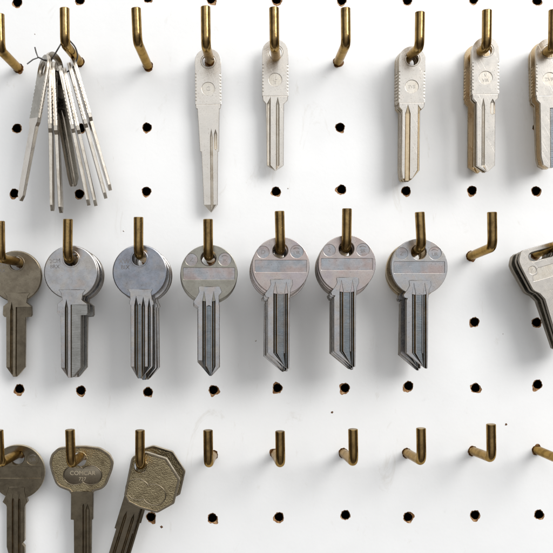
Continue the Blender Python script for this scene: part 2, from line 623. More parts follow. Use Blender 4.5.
def disc_poly_bow(T, cx, cy, r, hole, hr, band=None, circles=(), line=None, ell=1.0):
    """Round bow; band = (y0, y1) cut across, circles = sunk round stamps."""
    bm = bmesh.new()
    disc = circle(cx, -cy, r, 96, r * ell)
    hl = circle(hole[0], -hole[1], hr, 40)
    if band or circles:
        add_plate(bm, disc, [hl], T - 0.7, -T, 0.45)
        holes = [circle(hole[0], -hole[1], hr + 0.55, 40)] + [circle(x, -y, q, 36) for x, y, q in circles]
        if band:
            rr = r - 2.4
            y0, y1 = band
            pts = []
            for yy, sgn in ((y0, -1), (y0, 1), (y1, 1), (y1, -1)):
                hx = math.sqrt(max(rr * rr - (yy - cy) ** 2, 0))
                pts.append((cx + sgn * hx, -yy))
            holes.append(round_poly(pts, 0.6, 3))
        add_plate(bm, circle(cx, -cy, r - 0.15, 96, (r - 0.15) * ell), holes, T, T - 1.1, 0.3)
    else:
        add_plate(bm, disc, [hl], T, -T, 1.0)
        # countersink lip round the hole
        add_plate(bm, circle(hole[0], -hole[1], hr + 1.6, 40), [circle(hole[0], -hole[1], hr - 0.1, 40)], T + 0.25, T - 1, 0.3)
    return bm


# plain round key (drawn from the one on the second hook)
def plain_kind(three=False):
    T = 2.6
    if not three:
        hole = (71.5, 259)
        bm = disc_poly_bow(T, 71.2, 272.5, 27, hole, 7.2)
        st = [(289.6, 59.6, 85.6), (290.2, 59.2, 86), (293, 61.5, 83.8), (300, 63, 82.4), (301.5, 61, 84), (304, 58.0, 87.6), (313, 57.6, 88), (315, 59, 87),
              (315.5, 61.2, 81.3), (368, 61.6, 81), (376.5, 67.2, 74.0), (378, 68.8, 72.4)]
        gr = [G(65.4, 68.6, 299, 9, 2.2), G(71.2, 90, 304.5, 0.3, 2.0)]
        sb = bmesh.new()
        add_text(sb, '2CM', 55.4, -261.2, 5.6, T + 0.0, 6)
        add_text(sb, 'BRX', 55.2, -266.8, 5.2, T + 0.0, 0)
    else:
        hole = (139.5, 258)
        bm = disc_poly_bow(T, 140, 271.5, 27.3, hole, 7.2)
        st = [(288.6, 128.6, 152.6), (289.2, 128.2, 153), (292, 130, 151.5), (299, 130.5, 152.4), (300.5, 130, 153.5), (303.5, 129.4, 154.4),
              (304.5, 131, 153), (366, 131.2, 152.8), (376, 136.6, 143.6), (378, 138.4, 141.2)]
        gr = [G(134.6, 138.4, 295, 10, 2.3), G(138.8, 141.4, 303, 1, 1.1, e=0.3), G(141.8, 145.4, 296, 10, 2.3), G(148.0, 151.0, 297, 10, 2.3)]
        sb = bmesh.new()
        add_text(sb, 'XW', 124.5, -261.2, 6.4, T, 0)
        add_text(sb, 'BIX', 125.5, -267.0, 6.0, T, 0)
    return kind('round_key', hole, bm, blade_bm(st, gr, T + 0.7), [('stamped_mark', sb, 'stamp_mid')], T, 'key', 0.25, 0.2)


plainK, plainL = plain_kind(), plain_kind(True)


def banded_kind(variant, lt='Z', rt='UR'):
    T = 2.8
    hole = (280, 250.5)
    cs = [(263, 252, 6.0), (296.3, 251.6, 6.4)]
    bm = disc_poly_bow(T, 280.5, 265.5, 28.5, hole, 7.2, (260, 271.8), cs)
    if variant == 'oblique':
        st = [(278.6, 270.6, 291.2), (279.4, 269.8, 292), (284, 270.6, 292.4), (288, 268.5, 290.5), (293.5, 264.4, 289.8), (296, 265.2, 289.6), (296.8, 268.6, 289.4),
              (299, 267.4, 289.2), (352, 267.4, 289), (366, 284.5, 288.8), (367.5, 286.5, 288.4)]
        gr = [G(273.0, 276.9, 281, 11, 2.4), G(277.5, 283.5, 292, 1.2, 1.3, e=0.4), G(284.1, 287.6, 281, 11, 2.4)]
    elif variant == 'pointed':
        st = [(278.6, 270.6, 290.6), (279.4, 269.8, 291.6), (284, 270.6, 293.5), (288, 268.5, 290.5), (293.5, 265, 290.6), (296, 265.6, 290.6), (298.8, 269.6, 291.2),
              (300, 269.4, 291), (352, 269.4, 291), (358, 274.5, 291), (366, 281.5, 283.5)]
        gr = [G(273.8, 277.4, 283, 10, 2.3), G(278.0, 282.8, 297, 1.2, 1.3, e=0.4), G(283.4, 287.0, 283, 10, 2.3)]
    else:
        st = [(281, 272, 287), (281.5, 271, 288), (286, 269.6, 288), (292, 267.2, 289.5), (297, 264.6, 291), (300, 268.2, 288.6),
              (302, 269, 287.8), (338, 269, 287.8), (341, 269, 285), (344, 269, 287.8), (352, 271, 287.8), (366, 280.5, 283.0)]
        gr = [G(274.5, 277.0, 288, 8, 2.0), G(281.0, 283.6, 288, 8, 2.0)]
    sb = bmesh.new()
    add_text(sb, lt, 263, -252, 5.8, T - 0.68, -6)
    add_text(sb, rt, 296.3, -252.8, 4.8, T - 0.68, 5)
    arc = [(296.3 + 4.6 * math.cos(R(a)), -251.8 + 4.2 * math.sin(R(a))) for a in range(50, 135, 12)]
    add_ring_line(sb, arc, 0.35, T - 0.5, False)
    return kind('banded_key', hole, bm, blade_bm(st, gr, T + 0.55), [('stamped_mark', sb, 'stamp_mid')], T, 'key', 0.3, 0.5)


bandN, bandM, bandS = banded_kind('oblique', 'D', 'UR'), banded_kind('pointed', 'Z', 'JK'), banded_kind('waisted')
bandO, bandP = banded_kind('oblique', '2', 'SR'), banded_kind('oblique', 'Z', 'UR')


def lobes(cx, cy, r, sep, rot=0.0, n=40):
    """Outline of two overlapping rings."""
    pts = []
    h = sep / 2
    a0 = math.acos(min(1, h / r))
    for i in range(n + 1):
        a = a0 - math.pi + 0 * i
        a = -(math.pi - a0) + (2 * math.pi - 2 * a0) * i / n
        pts.append((h + r * math.cos(a), r * 0.86 * math.sin(a)))
    for i in range(n + 1):
        a = a0 + (2 * math.pi - 2 * a0) * i / n
        pts.append((-h + r * math.cos(a), r * 0.86 * math.sin(a)))
    c, s = math.cos(R(rot)), math.sin(R(rot))
    return [(cx + x * c - y * s, cy + x * s + y * c) for x, y in pts]


def trapezoid_kind():
    T = 2.7
    hole = (79.5, 459)
    pts = flip([(49.5, 462), (51.5, 453.5), (58.5, 447), (70, 445.6), (85, 445.2), (100, 447), (110, 453), (114.3, 461.5), (112.6, 470), (107, 484.5),
                (102.5, 488.6), (94.5, 490.8), (93, 494), (71.5, 494), (69.5, 490.5), (60, 487), (55.8, 483), (51.5, 471)])
    out = round_poly(pts, 3.0, 4)
    pts_in = offset_loop(pts if area2(pts) > 0 else list(reversed(pts)), 2.4)
    floor = round_poly(pts_in, 2.5, 4)
    bm = bmesh.new()
    hl = circle(hole[0], -hole[1], 7.2, 40)
    add_plate(bm, out, [hl], T - 0.85, -T, 0.5, 2)
    add_plate(bm, out, [floor], T, T - 1.2, 0.4)
    add_plate(bm, circle(hole[0], -hole[1], 8.4, 40), [circle(hole[0], -hole[1], 7.1, 40)], T - 0.45, T - 1.4, 0.3)
    st = [(490.6, 76, 90), (491.4, 71.5, 93.6), (519, 71.2, 93.4), (519.4, 74.2, 92.0), (573, 74.6, 91.6), (581, 81, 84)]
    gr = [G(83, 84.8, 503, 2, 1.7), G(86, 90, 503, 6, 1.3)]
    bl = blade_bm(st, gr, T + 0.1)
    em = bmesh.new()
    add_plate(em, lobes(83, -474.5, 11.2, 16), [], T - 0.55, T - 1.3, 0.3)
    add_ring_line(em, lobes(83, -474.5, 11.2, 16), 0.55, T - 0.35)
    tx = bmesh.new()
    add_text(tx, 'COMCAR', 83, -472.6, 6.0, T - 0.55, 0)
    add_text(tx, '727', 82.8, -478.6, 5.0, T - 0.55, 0)
    return kind('wide_bow_key', hole, bm, bl, [('emblem', em, 'dark'), ('stamped_mark', tx, 'rim')], T, 'key', 0.3, 0.6)


trapT = trapezoid_kind()


def octagon_kind():
    T = 2.7
    hx, hy = 140.5, 466.0
    a = R(17)
    ca, sa = math.cos(a), math.sin(a)

    def un(p):
        dx, dy = p[0] - hx, p[1] - hy
        return (dx * ca + dy * sa, -(-dx * sa + dy * ca))     # x right, z up in the key's own frame
    src = [(132, 455.5), (146.5, 451), (167, 457.6), (180.2, 478.5), (174.5, 502.5), (157.5, 512), (140, 507.5), (128, 501.5), (124.4, 494)]
    pts = [un(p) for p in src]
    rad = [4, 2.5, 1.2, 1.2, 1.2, 2, 1.2, 0.5, 0.5]
    out = round_poly(pts, rad, 4)
    ccw = pts if area2(pts) > 0 else list(reversed(pts))
    floor = round_poly(offset_loop(ccw, 2.2), 1.2, 3)
    bm = bmesh.new()
    hl = circle(0, 0, 6.4, 40)
    add_plate(bm, out, [hl], T - 0.75, -T, 0.5, 2)
    add_plate(bm, out, [floor], T, T - 1.2, 0.35)
    add_plate(bm, circle(0, 0, 7.9, 40), [circle(0, 0, 6.3, 40)], T - 0.35, T - 1.3, 0.3)
    x0, x1 = un((125.0, 495))[0], un((146, 508))[0]
    x0 = -6.8
    x1 = 12.2
    st = [(28, x0 + 2, x1 - 2), (31, x0, x1), (66, x0, x1), (66.4, x0 + 1.8, x1 - 1.2), (118, x0 + 2.2, x1 - 1.4), (126, 1, 4)]
    gr = [G(-1.5, 1.4, 46, 6, 2.0), G(6.4, 9.2, 46, 6, 2.0)]
    bl = blade_bm(st, gr, T - 0.85)
    em = bmesh.new()
    c = un((146, 491))
    lb = lobes(c[0], c[1], 12.0, 17, -1)
    add_ring_line(em, lb, 0.5, T - 0.65)
    return kind('octagonal_key', (0, 0), bm, bl, [('emblem', em, 'dark')], T, 'key', 0.3, 0.6)


octU = octagon_kind()


def shield_kind():
    """Wide key with a slot hole; centre line x = 0, slot centre at (0, 0)."""
    T = 2.7
    pts = [(-19, 9), (-24, 0.5), (-23.5, -6), (-18.2, -32.5), (-12.5, -37.5), (-9.8, -44), (9.8, -44), (12.5, -37.5), (18.2, -32.5), (23.5, -6), (24, 0.5), (19, 9)]
    out = round_poly(pts, 2.6, 4)
    slot = [(-8.6 + 4.6 * math.cos(R(a)), 4.6 * math.sin(R(a))) for a in range(90, 271, 15)] + \
           [(8.6 + 4.6 * math.cos(R(a)), 4.6 * math.sin(R(a))) for a in range(-90, 91, 15)]
    bm = bmesh.new()
    add_plate(bm, out, [slot], T - 0.6, -T, 0.5)
    slot2 = [(x * 1.05, y * 1.08) for x, y in slot]
    holes = [slot2, circle(-13.6, -12.5, 4.0, 32)]
    panel = round_poly([(-8.5, -12), (15, -12), (13.5, -24), (-15.5, -24), (-15, -18.5), (-9.5, -17.5)], 0.8, 3)
    holes.append(panel)
    add_plate(bm, out, holes, T, T - 1.0, 0.3)
    st = [(36, -12.5, 12.5), (37, -13, 13), (44, -9.6, 9.6), (96, -9.2, 9.2), (104, -1, 1)]
    gr = [G(-1, 6, 46, 0.4, 1.5)]
    bl = blade_bm(st, gr, T + 0.15)
    sb = bmesh.new()
    add_text(sb, 'Z', -13.6, -12.5, 4.6, T - 0.52)
    return kind('slotted_key', (0, 0), bm, bl, [('stamped_mark', sb, 'stamp_pale')], T, 'key', 0.3, 0.5)


shieldR = shield_kind()


def place_key(k, loc, rot, label, group, bow_set, blade_set, tilt=0.0, yaw=0.0, scale=1.0, basis=None, marks=True, thin=1.0):
    r = bpy.data.objects.new(k.name, None)
    r.empty_display_size = 0.004
    COL.objects.link(r)
    r.location = loc
    if basis is not None:
        r.rotation_euler = basis.to_euler()
    else:
        m = Matrix.Rotation(R(rot), 3, 'Y') @ Matrix.Rotation(R(tilt), 3, 'X') @ Matrix.Rotation(R(yaw), 3, 'Z')
        r.rotation_euler = m.to_euler()
    r.scale = (scale, scale * thin, scale)
    r['label'], r['category'], r['group'] = label, 'key', group
    b = link('bow', k.bow, [M[x] for x in SETS[bow_set]], r)
    link('blade', k.blade, [M[x] for x in SETS[blade_set]], r)
    if marks:
        for sname, me, mm in k.stamps:
            link(sname, me, [M[mm]], b)
    return r


# ---------------------------------------------------------------- the board
random.seed(11)
XS = [17, 81, 147.3, 211.5, 277, 342, 407, 473, 537]
YS = [0, 64, 128, 191, 257, 322, 388, 454, 517]
EXT = 4
xs = [XS[0] - 65 * (EXT - i) for i in range(EXT)] + XS + [XS[-1] + 65 * (i + 1) for i in range(EXT)]
ys = [YS[0] - 64.6 * (EXT - i) for i in range(EXT)] + YS + [YS[-1] + 64.6 * (i + 1) for i in range(EXT)]
FIX = {  # holes measured in the photograph: (column, row): centre
    (0, 0): (17.5, 2.5), (1, 0): (80, 0), (2, 0): (148, -2), (0, 2): (17, 128.5), (2, 2): (147, 127.5), (5, 2): (340, 127.5),
    (0, 3): (14.5, 193.5), (1, 3): (79.5, 194), (2, 3): (146.5, 191.5), (4, 3): (276, 191.5), (5, 3): (341.5, 189.5), (6, 3): (406, 191), (7, 3): (472, 190.5), (8, 3): (536, 191),
    (7, 5): (474.5, 322), (8, 5): (536.5, 322.5),
    (0, 6): (19.5, 389), (1, 6): (81, 390.5), (2, 6): (148, 392), (3, 6): (213.5, 390), (4, 6): (277.5, 388), (5, 6): (345, 388), (6, 6): (408.5, 386), (7, 6): (475.5, 388), (8, 6): (537.5, 384.5),
    (2, 8): (151, 517), (3, 8): (212.5, 518), (4, 8): (279, 517), (5, 8): (345.5, 515), (6, 8): (408, 517), (7, 8): (475, 515), (8, 8): (539, 514.5),
}
HOOKS = [
    # base on board, bend, tip, label
    ((18, 68), (0.5, 50), (-0.5, 14), 'bare hook cut by the top left edge, beside the wire-tied bundle'),
    ((79.5, 62), (65, 44), (64.5, 8), 'hook carrying the wire loop with the fanned bundle of thin keys'),
    ((148, 66), (137.5, 42), (136, 8), 'bare hook between the wire-tied bundle and the long slim key'),
    ((210, 61), (206, 46), (205.5, 6.5), 'hook holding the single long slim key with stepped blade'),
    ((276.5, 60), (274.5, 46), (274, 7.5), 'hook holding the single short slim silver key'),
    ((338, 62), (346, 44), (345.5, 8), 'bare hook between the short slim key and the gold-edged slim stack'),
    ((405, 61), (419.5, 47), (420, 12), 'hook holding the gold-edged slim keys whose front blade has a brass groove'),
    ((470, 60), (486.5, 47), (487, 10), 'hook holding slim silver key with a brass one hanging behind it'),
    ((536, 60), (553, 48), (553.5, 10), 'hook at the top right edge holding cut-off slim keys'),
    ((20.5, 262.5), (0.5, 258), (0, 221), 'hook at the left edge holding the dark bronze plain round key'),
    ((80, 263), (67.5, 258), (68, 219), 'hook holding the bright silver plain round keys'),
    ((147, 260), (138.5, 254), (138.5, 217), 'hook holding the bluish plain round keys with three blade grooves'),
    ((211, 259), (208.3, 256), (208, 219), 'hook holding the banded keys with the pointed tip'),
    ((277.5, 258), (280.5, 249), (279.5, 211), 'hook holding the thick banded stack with bluish and coppery band'),
    ((341, 256), (346.5, 247), (347, 208.5), 'hook holding the thick banded stack with pinkish band'),
    ((407, 257), (421.5, 247), (419.7, 212), 'hook holding the banded key with a brass key showing behind its left side'),
    ((471, 256), (492.5, 247), (492, 212), 'bare hook right of the banded keys, next to the slotted keys'),
    ((536, 254), (563, 243), (563, 206), 'hook cut by the right edge, passing through the slot of the wide keys'),
    ((20.5, 452.5), (0, 463), (-1.5, 430), 'hook at the left edge in the bottom row holding the blackened round key'),
    ((84.5, 453.5), (71, 464), (70, 429.5), 'hook holding the wide pebbled key with two-lobed emblem'),
    ((148, 458), (140, 465.5), (140, 430), 'hook holding the two octagonal pebbled keys'),
    ((213, 455), (208.5, 463.5), (208, 430), 'bare hook just right of the octagonal keys'),
    ((275, 453.5), (280.5, 463.5), (280, 431), 'bare hook in the bottom row, second right of the octagonal keys'),
    ((343.5, 453), (353.5, 462), (353, 429), 'bare hook in the bottom row, middle one of five bare hooks fully shown'),
    ((407, 453), (421.5, 461), (421, 428), 'bare hook in the bottom row under the banded key with brass behind it'),
    ((473, 451), (491.5, 458), (491, 424), 'rightmost hook in the bottom row that shows its upright tip'),
    ((537, 450), (563, 461), (563, 425), 'hook at the bottom right corner with only its shank in the picture'),
]
bases = {}
for hk in HOOKS:
    b = hk[0]
    ci = min(range(len(XS)), key=lambda i: abs(XS[i] - b[0]))
    ri = min(range(len(YS)), key=lambda i: abs(YS[i] - b[1]))
    bases[(ci, ri)] = b


def hole_center(ci, ri):
    if (ci, ri) in bases:
        return bases[(ci, ri)]
    if (ci, ri) in FIX:
        return FIX[(ci, ri)]
    x = xs[ci + EXT]
    y = ys[ri + EXT]
    return (x + random.uniform(-1, 1), y + random.uniform(-1, 1))


bm = bmesh.new()
NSEG = 40
gx = [xs[0] - 33] + [(a + b) / 2 for a, b in zip(xs, xs[1:])] + [xs[-1] + 33]
gy = [ys[0] - 33] + [(a + b) / 2 for a, b in zip(ys, ys[1:])] + [ys[-1] + 33]
TH = 12.0


def cell_ring(x0, x1, y0, y1):
    per = NSEG // 4
    p = []
    for i in range(per):
        p.append((x0 + (x1 - x0) * i / per, y0))
    for i in range(per):
        p.append((x1, y0 + (y1 - y0) * i / per))
    for i in range(per):
        p.append((x1 - (x1 - x0) * i / per, y1))
    for i in range(per):
        p.append((x0, y1 - (y1 - y0) * i / per))
    return p


for iy in range(len(ys)):
    for ix in range(len(xs)):
        ci, ri = ix - EXT, iy - EXT
        cx, cy = hole_center(ci, ri)
        ring = cell_ring(gx[ix], gx[ix + 1], gy[iy], gy[iy + 1])
        has_peg = (ci, ri) in bases
        rough = 0.6 if ri < 4 else (0.85 if ri in (5, 6, 8) else 0.6)
        r0 = 4.25 if not has_peg else 4.5
        lobe = []
        nl = random.choice([1, 2, 2, 3]) if rough > 0.5 else random.choice([0, 1, 1])
        for k in range(nl):
            ang = random.choice([random.gauss(90, 35), random.gauss(90, 30), random.uniform(0, 360)])
            lobe.append((R(ang), random.uniform(0.6, 2.3) * rough, random.uniform(0.3, 0.7)))
        ph = [random.uniform(0, 6.28) for _ in range(4)]
        v0, v1, v2, v3, v4 = [], [], [], [], []
        for (qx, qy) in ring:
            a = math.atan2(qy - (gy[iy] + gy[iy + 1]) / 2, qx - (gx[ix] + gx[ix + 1]) / 2)
            hr = r0 + 0.18 * math.sin(3 * a + ph[0]) + 0.06 * math.sin(9 * a + ph[1]) * (1 + rough)
            cr = hr + 0.35 + 0.25 * rough * (1 + math.sin(5 * a + ph[2])) + 0.2 * rough * (1 + math.sin(11 * a + ph[3]))
            for la, amp, wd in lobe:
                da = (a - la + math.pi) % (2 * math.pi) - math.pi
                cr += amp * math.exp(-(da / wd) ** 2) * random.uniform(0.8, 1.15)
            ca, sa = math.cos(a), math.sin(a)
            v0.append(bm.verts.new(W(qx, qy, 0)))
            v1.append(bm.verts.new(W(cx + cr * ca, cy + cr * sa, 0)))
            mid = hr + (cr - hr) * 0.45
            v2.append(bm.verts.new(W(cx + mid * ca, cy + mid * sa, -0.35 - 0.25 * (cr - hr) * random.uniform(0.6, 1.2))))
            v3.append(bm.verts.new(W(cx + hr * ca, cy + hr * sa, -0.8 - 0.2 * (cr - hr))))
            v4.append(bm.verts.new(W(cx + hr * ca, cy + hr * sa, -TH)))
        for k in range(NSEG):
            j = (k + 1) % NSEG
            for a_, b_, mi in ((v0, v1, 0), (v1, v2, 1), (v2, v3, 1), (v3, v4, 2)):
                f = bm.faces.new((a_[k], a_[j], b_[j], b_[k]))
                f.material_index = mi
# the board's outer edges
x0, x1, y0, y1 = gx[0], gx[-1], gy[0], gy[-1]
rim = [W(x0, y0), W(x1, y0), W(x1, y1), W(x0, y1)]
rimb = [W(x0, y0, -TH), W(x1, y0, -TH), W(x1, y1, -TH), W(x0, y1, -TH)]
va, vb2 = [bm.verts.new(p) for p in rim], [bm.verts.new(p) for p in rimb]
for k in range(4):
    f = bm.faces.new((va[k], va[(k + 1) % 4], vb2[(k + 1) % 4], vb2[k]))
    f.material_index = 0
bmesh.ops.remove_doubles(bm, verts=bm.verts, dist=1e-7)
for f in bm.faces:
    f.normal_update()
    if f.material_index == 0 and abs(f.normal.y) > 0.9 and f.normal.y > 0:
        f.normal_flip()
me = bpy.data.meshes.new('pegboard')
bm.to_mesh(me)
bm.free()
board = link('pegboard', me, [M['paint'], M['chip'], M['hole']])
board['label'] = 'white painted pegboard with a grid of small chipped brown holes'
board['category'] = 'pegboard'

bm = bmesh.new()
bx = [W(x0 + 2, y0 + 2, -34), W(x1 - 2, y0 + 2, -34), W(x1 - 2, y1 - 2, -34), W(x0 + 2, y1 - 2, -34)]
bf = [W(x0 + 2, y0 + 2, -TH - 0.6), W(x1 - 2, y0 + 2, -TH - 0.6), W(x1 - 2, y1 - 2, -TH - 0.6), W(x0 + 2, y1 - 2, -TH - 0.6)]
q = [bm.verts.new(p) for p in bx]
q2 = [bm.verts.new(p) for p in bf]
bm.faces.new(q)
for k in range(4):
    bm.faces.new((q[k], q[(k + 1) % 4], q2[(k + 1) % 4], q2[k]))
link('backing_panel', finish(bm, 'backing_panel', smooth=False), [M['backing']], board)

# specks and pin pricks on the paint
for sx, sy, sr_ in ((332, 412.3, 1.6), (506, 424.5, 1.5), (161.5, 527, 1.8), (288, 188.5, 0.9), (255.7, 340.8, 1.1), (123.5, 231, 1.0), (503, 334, 0.7), (35, 34, 0.9)):
    bm = bmesh.new()
    sr = sr_ * 0.8
    rr = [sr * random.uniform(0.75, 1.2) for _ in range(12)]
    top = bm.verts.new(W(sx, sy, 0.35))
    ring = [bm.verts.new(W(sx + rr[k] * math.cos(k * math.pi / 6), sy + rr[k] * math.sin(k * math.pi / 6), 0.02)) for k in range(12)]
    for k in range(12):
        bm.faces.new((top, ring[k], ring[(k + 1) % 12]))
    link('dirt_speck', finish(bm, 'dirt_speck'), [M['hole'] if sr > 0.95 else M['stamp_pale']], board)

# ---------------------------------------------------------------- hooks
HD = 75.0
HR = 4.4


def axis_point(hk, d):
    a, b = W(*hk[0], 0), W(*hk[1], HD)
    return a + (b - a) * (d / HD)


for hk in HOOKS:
    a, b, c = W(*hk[0], 0), W(*hk[1], HD), W(*hk[2], HD + 1.0)
    d1, d2 = (a - b).normalized(), (c - b).normalized()
    start = a - (b - a).normalized() * 18 * U
    fr = 8.5 * U
    p, q = b + d1 * fr, b + d2 * fr
    path = [start, a, a + (p - a) * 0.35, a + (p - a) * 0.7]
    for k in range(11):
        t = k / 10
        path.append((1 - t) ** 2 * p + 2 * t * (1 - t) * b + t * t * q)
    path += [q + (c - q) * 0.35, q + (c - q) * 0.7, c]
    bm = bmesh.new()
    add_tube(bm, path, HR * U, 28, 0.55 * U, 0.004, 1)
    o = bpy.data.objects.new('peg_hook', None)
    me = finish(bm, 'peg_hook', 38)
    # origin at the foot of the hook
    me.transform(Matrix.Translation(-a))
    bpy.data.objects.remove(o)
    o = link('peg_hook', me, [M['peg'], M['peg_end']])
    o.location = a
    o['label'] = hk[3]
    o['category'] = 'hook'
    o['group'] = 'brass hooks in the pegboard'

# ---------------------------------------------------------------- keys on the hooks
ORD = ['', 'second', 'third', 'fourth', 'fifth', 'sixth']


def stack(hi, k, hole, d, rot, label, back, n, group, sets, back_sets=None, step=None, depths=None, rots=None, tilt=0.0, yaw=0.0, shifts=None, size=1.0):
    """Front key at its measured hole, the rest on the same hook nearer the board."""
    hk = HOOKS[hi]
    front = W(hole[0], hole[1], d)
    off = front - axis_point(hk, d)
    place_key(k, front, rot, label, group, *sets, tilt=tilt, yaw=yaw, scale=size)
    rnd = random.Random(hi * 7 + 3)
    step = step or 2 * k.T * 0.935 + 1.3
    for i in range(1, n):
        dd = depths[i - 1] if depths else d - step * i
        rr = rots[i - 1] if rots else rot + rnd.uniform(-0.7, 0.7)
        pos = axis_point(hk, dd) + off + Vector((rnd.uniform(-0.7, 0.7) * U, 0, rnd.uniform(-0.6, 0.2) * U))
        if shifts:
            pos += Vector((shifts[i - 1][0] * U, 0, -shifts[i - 1][1] * U))
        place_key(k, pos, rr, back.format(ORD[i]), group, *(back_sets or sets), tilt=tilt, yaw=yaw, marks=False, scale=size)


SL, PL, BA = 'slim keys with ribbed sides', 'plain round keys', 'round keys with a band across the bow'
stack(3, slimD, (208, 62), 14, -0.6, 'long slim nickel key with stepped blade, hanging alone', '', 1, SL, ('slim', 'slim'), size=1.052)
stack(4, slimE, (275.2, 53.0), 17, 0.0, 'short slim nickel key with twin grooves, hanging alone', '', 1, SL, ('slim', 'slim'), size=1.05)
stack(6, slimG, (411.8, 59.8), 30, 0.6, 'slim key with brass groove and slanted tip, front of its gold-edged stack',
      '{} key in the gold-edged slim stack with the slanted tip', 4, SL, ('slim_goldbow', 'slim_gold'), step=6.6, size=1.034, yaw=-3.5)
stack(7, slimH, (485.3, 50.8), 50, 0.3, 'bright slim key in front of a brass-coloured one, with a short notch by its blade', '{} key behind the bright slim key, showing as a strip beside it', 3, SL,
      ('slim', 'slim'), ('slim_brass', 'slim_brass'), depths=[41, 10], rots=[1.0, 0.8], size=1.018, yaw=-5)
stack(8, slimI, (548.8, 52.2), 48, -0.3, 'bright slim key cut by the right edge, with a square pocket in its blade', '{} slim key in the stack at the right edge, behind the bright one', 3, SL,
      ('slim_goldbow', 'pocket'), ('slim_brass', 'slim_brass'), depths=[26, 12], rots=[-0.6, -1.5], size=1.018, yaw=-6)

stack(9, plainK, (17, 263.5), 14, 0.3, 'dark bronze plain round key cut by the left edge, hanging alone', '', 1, PL, ('dark', 'dark'))
stack(10, plainK, (71.5, 259.0), 54, 0.0, 'bright silver plain round key, front of its stack beside the dark bronze one', '{} key behind the bright silver plain round key', 4, PL,
      ('plain', 'plain'), ('plain', 'plain'), depths=[44, 28, 20], rots=[0.0, -0.5, 0.3], shifts=[(0.6, 0), (1.2, 1), (1.6, 1.5)])
stack(11, plainL, (139.5, 258.5), 56, 0.0, 'bluish plain round key with three grooves, front of its stack', '{} key behind the bluish plain round key with three grooves', 3, PL,
      ('plain_blue', 'blade_grey'), ('plain', 'blade_grey'), depths=[40, 33], rots=[-0.5, -0.9], shifts=[(1.8, 2.2), (2.6, 2.6)])
stack(12, bandM, (208.6, 258.3), 60, 0.0, 'grey banded round key with centred pointed tip, front of its stack', '{} key behind the grey banded key with the centred tip', 4, BA,
      ('band_olive', 'blade_grey'), shifts=[(-0.3, 1.5), (-0.6, 2.4), (-0.4, 2.6)])
stack(13, bandN, (280.2, 250.7), 64, 0.0, 'banded round key with bluish and coppery band, front of a thick stack', '{} key in the thick stack with the bluish and coppery band', 6, BA,
      ('band_pink', 'blade_grey'), shifts=[(-0.6, 1.3), (-1.0, 2.2), (-0.8, 2.6), (-1.4, 2.6), (-0.6, 2.8)])
stack(14, bandO, (346.2, 248.9), 64, 0.0, 'banded round key with pinkish band, front of a thick stack', '{} key in the thick stack with the pinkish band', 6, BA,
      ('band_pink', 'blade_grey'), shifts=[(-0.6, 1.3), (-1.0, 2.2), (-0.8, 2.6), (-1.4, 2.6), (-0.6, 2.8)])
stack(15, bandP, (418.3, 252.2), 52, 0.0, 'banded silver key with brass-coloured keys showing behind its left side', '{} key of the stack with brass showing, behind the silver banded one', 3, BA,
      ('band_grey', 'blade_grey'), ('back_brass', 'blade_grey'), depths=[28, 19], rots=[0.6, 1.2], shifts=[(0, 0), (0, 1.5)])
stack(17, shieldR, (541.0, 254.5), 50, -16.2, 'wide slotted key tilted at the right edge, front of its stack', '{} wide slotted key tilted at the right edge', 4, 'wide slotted keys',
      ('wide_front', 'wide_front'), ('wide_back', 'wide_back'), depths=[41, 26, 19], rots=[-16.5, -17.5, -18.5])

stack(18, bandS, (17.8, 457.3), 12, 0.0, 'blackened banded round key at the left edge of the bottom row', '', 1, BA, ('black_rim', 'black'))
stack(19, trapT, (79.5, 459.2), 24, 0.0, 'wide-bow bronze key with pebbled face and two-lobed emblem', '', 1, 'pebbled bronze keys', ('dark_pebble', 'black'), size=1.035)
stack(20, octU, (140.5, 466.5), 58, 17, 'octagonal pebbled bronze key tilted in front of its twin', '{} octagonal bronze key, mostly hidden behind its tilted twin', 2, 'pebbled bronze keys',
      ('dark_pebble', 'bronze'), depths=[14], rots=[16.5], shifts=[(2.0, -2.5)])

# ---------------------------------------------------------------- the wire-tied bundle
bundle = [
    # top of the key, tip, depth, turn about its own length, how it looks
    ((46.5, 55), (21, 201), 66, 120, 'leftmost key of the wire bundle, its outward face coloured like a dark brown reflection', ('tan_reflect_face', 'slim')),
    ((50, 60), (52.5, 211), 60, 97, 'key of the wire bundle hanging straight down, left of the two upright ones', ('slim', 'slim')),
    ((54, 62), (61.2, 213), 53, 95, 'key of the wire bundle hanging nearly straight, right of the two upright ones', ('slim', 'slim')),
    ((52, 52), (75, 183), 44, 66, 'dull brownish key of the wire bundle, its tip the highest of all', ('tan_reflect_face', 'tan_reflect_face')),
    ((60, 66), (89, 205.5), 58, 97, 'key of the wire bundle, left of the middle pair with dark slanted tips', ('slim', 'slim')),
    ((64, 68), (96, 206), 50, 98, 'key of the wire bundle, right of the middle pair with dark slanted tips', ('slim', 'slim')),
    ((68.5, 63), (106, 198.5), 42, 99, 'key of the wire bundle, second from its right end', ('slim', 'slim')),
    ((72, 58), (110.5, 190.5), 33, 102, 'rightmost key of the wire bundle, on the outside of the fan', ('slim', 'slim')),
]
for top, tip, d, turn, lab, sets in bundle:
    p0, p1 = W(*top, d), W(*tip, d - 4)
    down = (p1 - p0)
    length = down.length
    dn = down.normalized()
    zax = -dn
    fy = Vector((0, 1, 0))
    yax = (fy - zax * fy.dot(zax)).normalized()
    xax = yax.cross(zax).normalized()
    basis = Matrix((xax, yax, zax)).transposed() @ Matrix.Rotation(R(turn), 3, 'Z')
    sc = length / (130.5 * KS)
    loc = p0 + dn * (13 * KS * sc)
    place_key(slimG if turn < 70 else slimE, loc, 0, lab, 'keys in the wire bundle', *sets, scale=sc, basis=basis, marks=False, thin=0.62)

